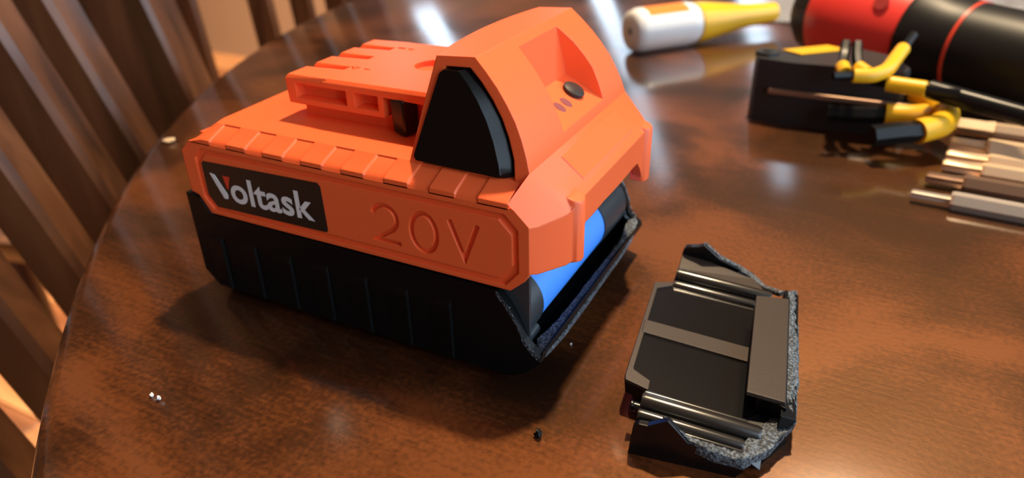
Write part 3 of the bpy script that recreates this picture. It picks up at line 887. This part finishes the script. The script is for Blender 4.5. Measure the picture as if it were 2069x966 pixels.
# ------------------------------------------------------------------ hex key set with yellow sleeves
hk = thing('hex_key_holder', (140, 225, 0), 'black plastic key holder with a yellow label strip', 'tool holder')
mb = MB()
base = [(117, 214), (114.5, 219), (115, 226), (118, 230), (124, 229), (150, 252), (172, 240), (178, 222), (176, 216), (131, 212)]
mb.loft([[(x, y, 0) for x, y in base], [(x, y, 27) for x, y in base], [(x*0.985+145*.015, y*.97+225*.03, 28.5) for x, y in base]])
mb.build('case', matte_black, hk, 30)
mb = MB()
mb.lathe((119, 222.5, 28), (119, 222.5, 30), [(0, 5.5), (1, 5.0)], 24)
mb.lathe((119, 222.5, 29.5), (119, 222.5, 30.6), [(0, 2.2), (1, 2.0)], 16)
mb.build('screw_boss', matte_black, hk, 40)
mb = MB(); mb.loft([[(124, 231, 28.6), (142, 247, 28.6), (151, 242, 28.6), (133, 226, 28.6)], [(124, 231, 29.1), (142, 247, 29.1), (151, 242, 29.1), (133, 226, 29.1)]])
tag(mb.build('label_strip', yellow, hk), 'yellow strip on top of the black case')
mb = MB(); mb.box(123, 182, 210.4, 213, 14, 16.5)
mb.build('clip_rail', steel_brown, hk, bevel=0.6)

def key(lab, pts, r, y_from, y_to, r_s):
    """bent key: steel path with a yellow sleeve between two indices"""
    k = thing('hex_key', (pts[0][0], pts[0][1], 0), lab, 'hex key', 'yellow-sleeved hex keys')
    def smooth(P):
        P = [Vector(p) for p in P]; o = [P[0]]
        for i in range(1, len(P)-1):
            a, b, c = P[i-1], P[i], P[i+1]
            for u in (0.0, .25, .5, .75, 1.0):
                p1 = b.lerp(a, .38); p2 = b.lerp(c, .38)
                o.append(p1.lerp(b, u).lerp(b.lerp(p2, u), u))
        o.append(P[-1]); return o
    MB().tube(smooth(pts), r, 6).build('key_rod', steel_dark, k, 20)
    MB().tube(smooth(pts[y_from:y_to+1]), r_s, 16).build('sleeve', yellow, k, 50)
    return k
key('largest hex key in front of the holder, yellow sleeve bent into a U', [(169, 183, 11), (178, 188, 12), (184.5, 192, 12), (193, 201, 13), (195, 211, 14), (190, 221, 16), (182, 226, 18)], 4.2, 2, 6, 5.0)
key('black hex key with a short yellow sleeve lying before the holder', [(150, 207, 10), (163, 207, 11), (172, 209, 12), (182, 210, 12.5), (187, 214, 12.5)], 3.6, 2, 4, 4.3)
key('hex key on top of the holder with yellow sleeve rising to the right', [(150, 190, 31), (157, 194, 31), (164, 196, 31), (169, 203, 32), (171, 215, 34), (173, 224, 36), (176, 238, 39)], 1.8, 1, 5, 2.9)
key('hex key with a straight yellow sleeve behind the largest key', [(164, 203, 27), (170, 202, 27), (184, 200, 27), (196, 199, 27)], 1.8, 1, 2, 3.2)
key('small upright black key end left on the holder top', [(151, 214, 39), (151.5, 209, 35), (152, 202, 32), (154, 196, 31)], 2.1, 2, 3, 2.8)
key('small upright black key end right on the holder top', [(155.5, 214, 39), (156.5, 208, 35), (158, 203, 32), (162, 199, 31)], 2.1, 2, 3, 2.8)
t_ = tag(MB().tube([(186, 211, 24), (200, 205, 23), (240, 190, 20)], 4.0, 12).build('steel_rod', steel_dark, None, 50), 'dark glossy steel rod between the yellow keys and the black tool sleeve', 'rod')

# ------------------------------------------------------------------ red and black power tool
pt = thing('power_tool', (190, 300, 0), 'red and black power tool lying behind the hex keys', 'power tool')
A0 = Vector((127.8, 323.6, 29)); ax = Vector((73.4, -45.0, -3.2)).normalized()
def Pt(s_): return A0+ax*s_
MB().lathe(Pt(-4), Pt(12), [(0, 17), (.3, 21), (1, 22.5)], 40).build('nose_collar', matte_black, pt, 40)
tag(MB().lathe(Pt(9), Pt(70), [(0, 22), (.05, 25), (.2, 27), (.45, 27), (.7, 26), (1, 23)], 48).build('red_housing', red, pt, 50), 'red housing')
hs = pt.children[-1]
for s_, a in ((22, 72), (50, 38), (47, 88)):
    u = ax.cross(Vector((0, 0, 1))).normalized(); v = u.cross(ax)
    n_ = (u*math.cos(math.radians(a))+v*math.sin(math.radians(a)))
    rr = 27.0 if s_ < 40 else 26.55
    MB().lathe(Pt(s_)+n_*(rr-1), Pt(s_)+n_*(rr+0.4), [(0, 3.4), (1, 3.8)], 18).build('screw_well', mat('dark_red_well', (0.3, 0.01, 0.01), 0.5) if s_ == 22 else bpy.data.materials['dark_red_well'], pt, 40)
MB().lathe(Pt(62), Pt(190), [(0, 24.8), (.03, 25.2), (.12, 22), (.2, 21), (1, 21)], 48).build('black_sleeve', tool_black, pt, 50)
MB().lathe(Pt(85.4), Pt(87), [(0, 21.5), (1, 21.4)], 48).build('red_ring', red_line, pt, 50)

# ------------------------------------------------------------------ glue bottle
gb = thing('glue_bottle', (55, 330, 0), 'small white bottle with a yellow cone cap lying on its side', 'bottle')
g0 = Vector((28, 300, 13)); g1 = Vector((96, 384, 13))
gl = MB().lathe(g0, g1, [(0, 9), (.012, 11.6), (.05, 13), (.36, 13), (.4, 12.3), (.43, 10.6), (.45, 8)], 40).build('bottle_body', milky, gb, 50)
MB().lathe(g0, g1, [(.42, 12.4), (.5, 11.6), (.75, 7.6), (.92, 6.2), (1, 5.9)], 32).build('cone_cap', bottle_yellow, gb, 50)
u = (g1-g0).normalized(); sd = u.cross(Vector((0, 0, 1))).normalized()
mb = MB(); rings = []
for q in (8, 36):
    rings.append([g0+u*q+sd*(math.cos(a)*13.12)+Vector((0, 0, math.sin(a)*13.12)) for a in [math.radians(50+10*k) for k in range(11)]])
vs = rings[0]+rings[1]; mb.add(vs, [(k, k+1, 12+k, 11+k) for k in range(10)])
tag(mb.build('printed_label', orange_print, gb, 50), 'orange print on the white bottle')
MB().lathe(g0-u*0.35, g0+u*0.3, [(0, 2.2), (1, 2.4)], 20).build('base_mark', grey_print, gb, 40)

# ------------------------------------------------------------------ clear plastic bag behind the tools
mb = MB(); nx, ny = 26, 20; vs = []
for j in range(ny+1):
    for i in range(nx+1):
        u_, v_ = i/nx, j/ny
        x = 70+u_*260; y = 400+v_*150+20*math.sin(u_*5)
        e_ = math.sin(math.pi*u_)*math.sin(math.pi*v_)
        z = 1.5+e_*13*(0.7+0.9*abs(noise.noise(Vector((x*.03, y*.03, 0))))+0.6*abs(noise.noise(Vector((x*.11, y*.09, 3)))))
        vs.append((x, y, z))
k = nx+1
top_ = [(j*k+i, j*k+i+1, (j+1)*k+i+1, (j+1)*k+i) for j in range(ny) for i in range(nx)]
nb = len(vs); vs2 = vs+[(x, y, 0.6) for x, y, z in vs]
bot = [tuple(nb+q for q in reversed(f)) for f in top_]
mb.add(vs2, top_+bot)
tag(mb.build('plastic_bag', film, None, 60), 'crumpled clear plastic bag lying behind the red tool', 'bag')
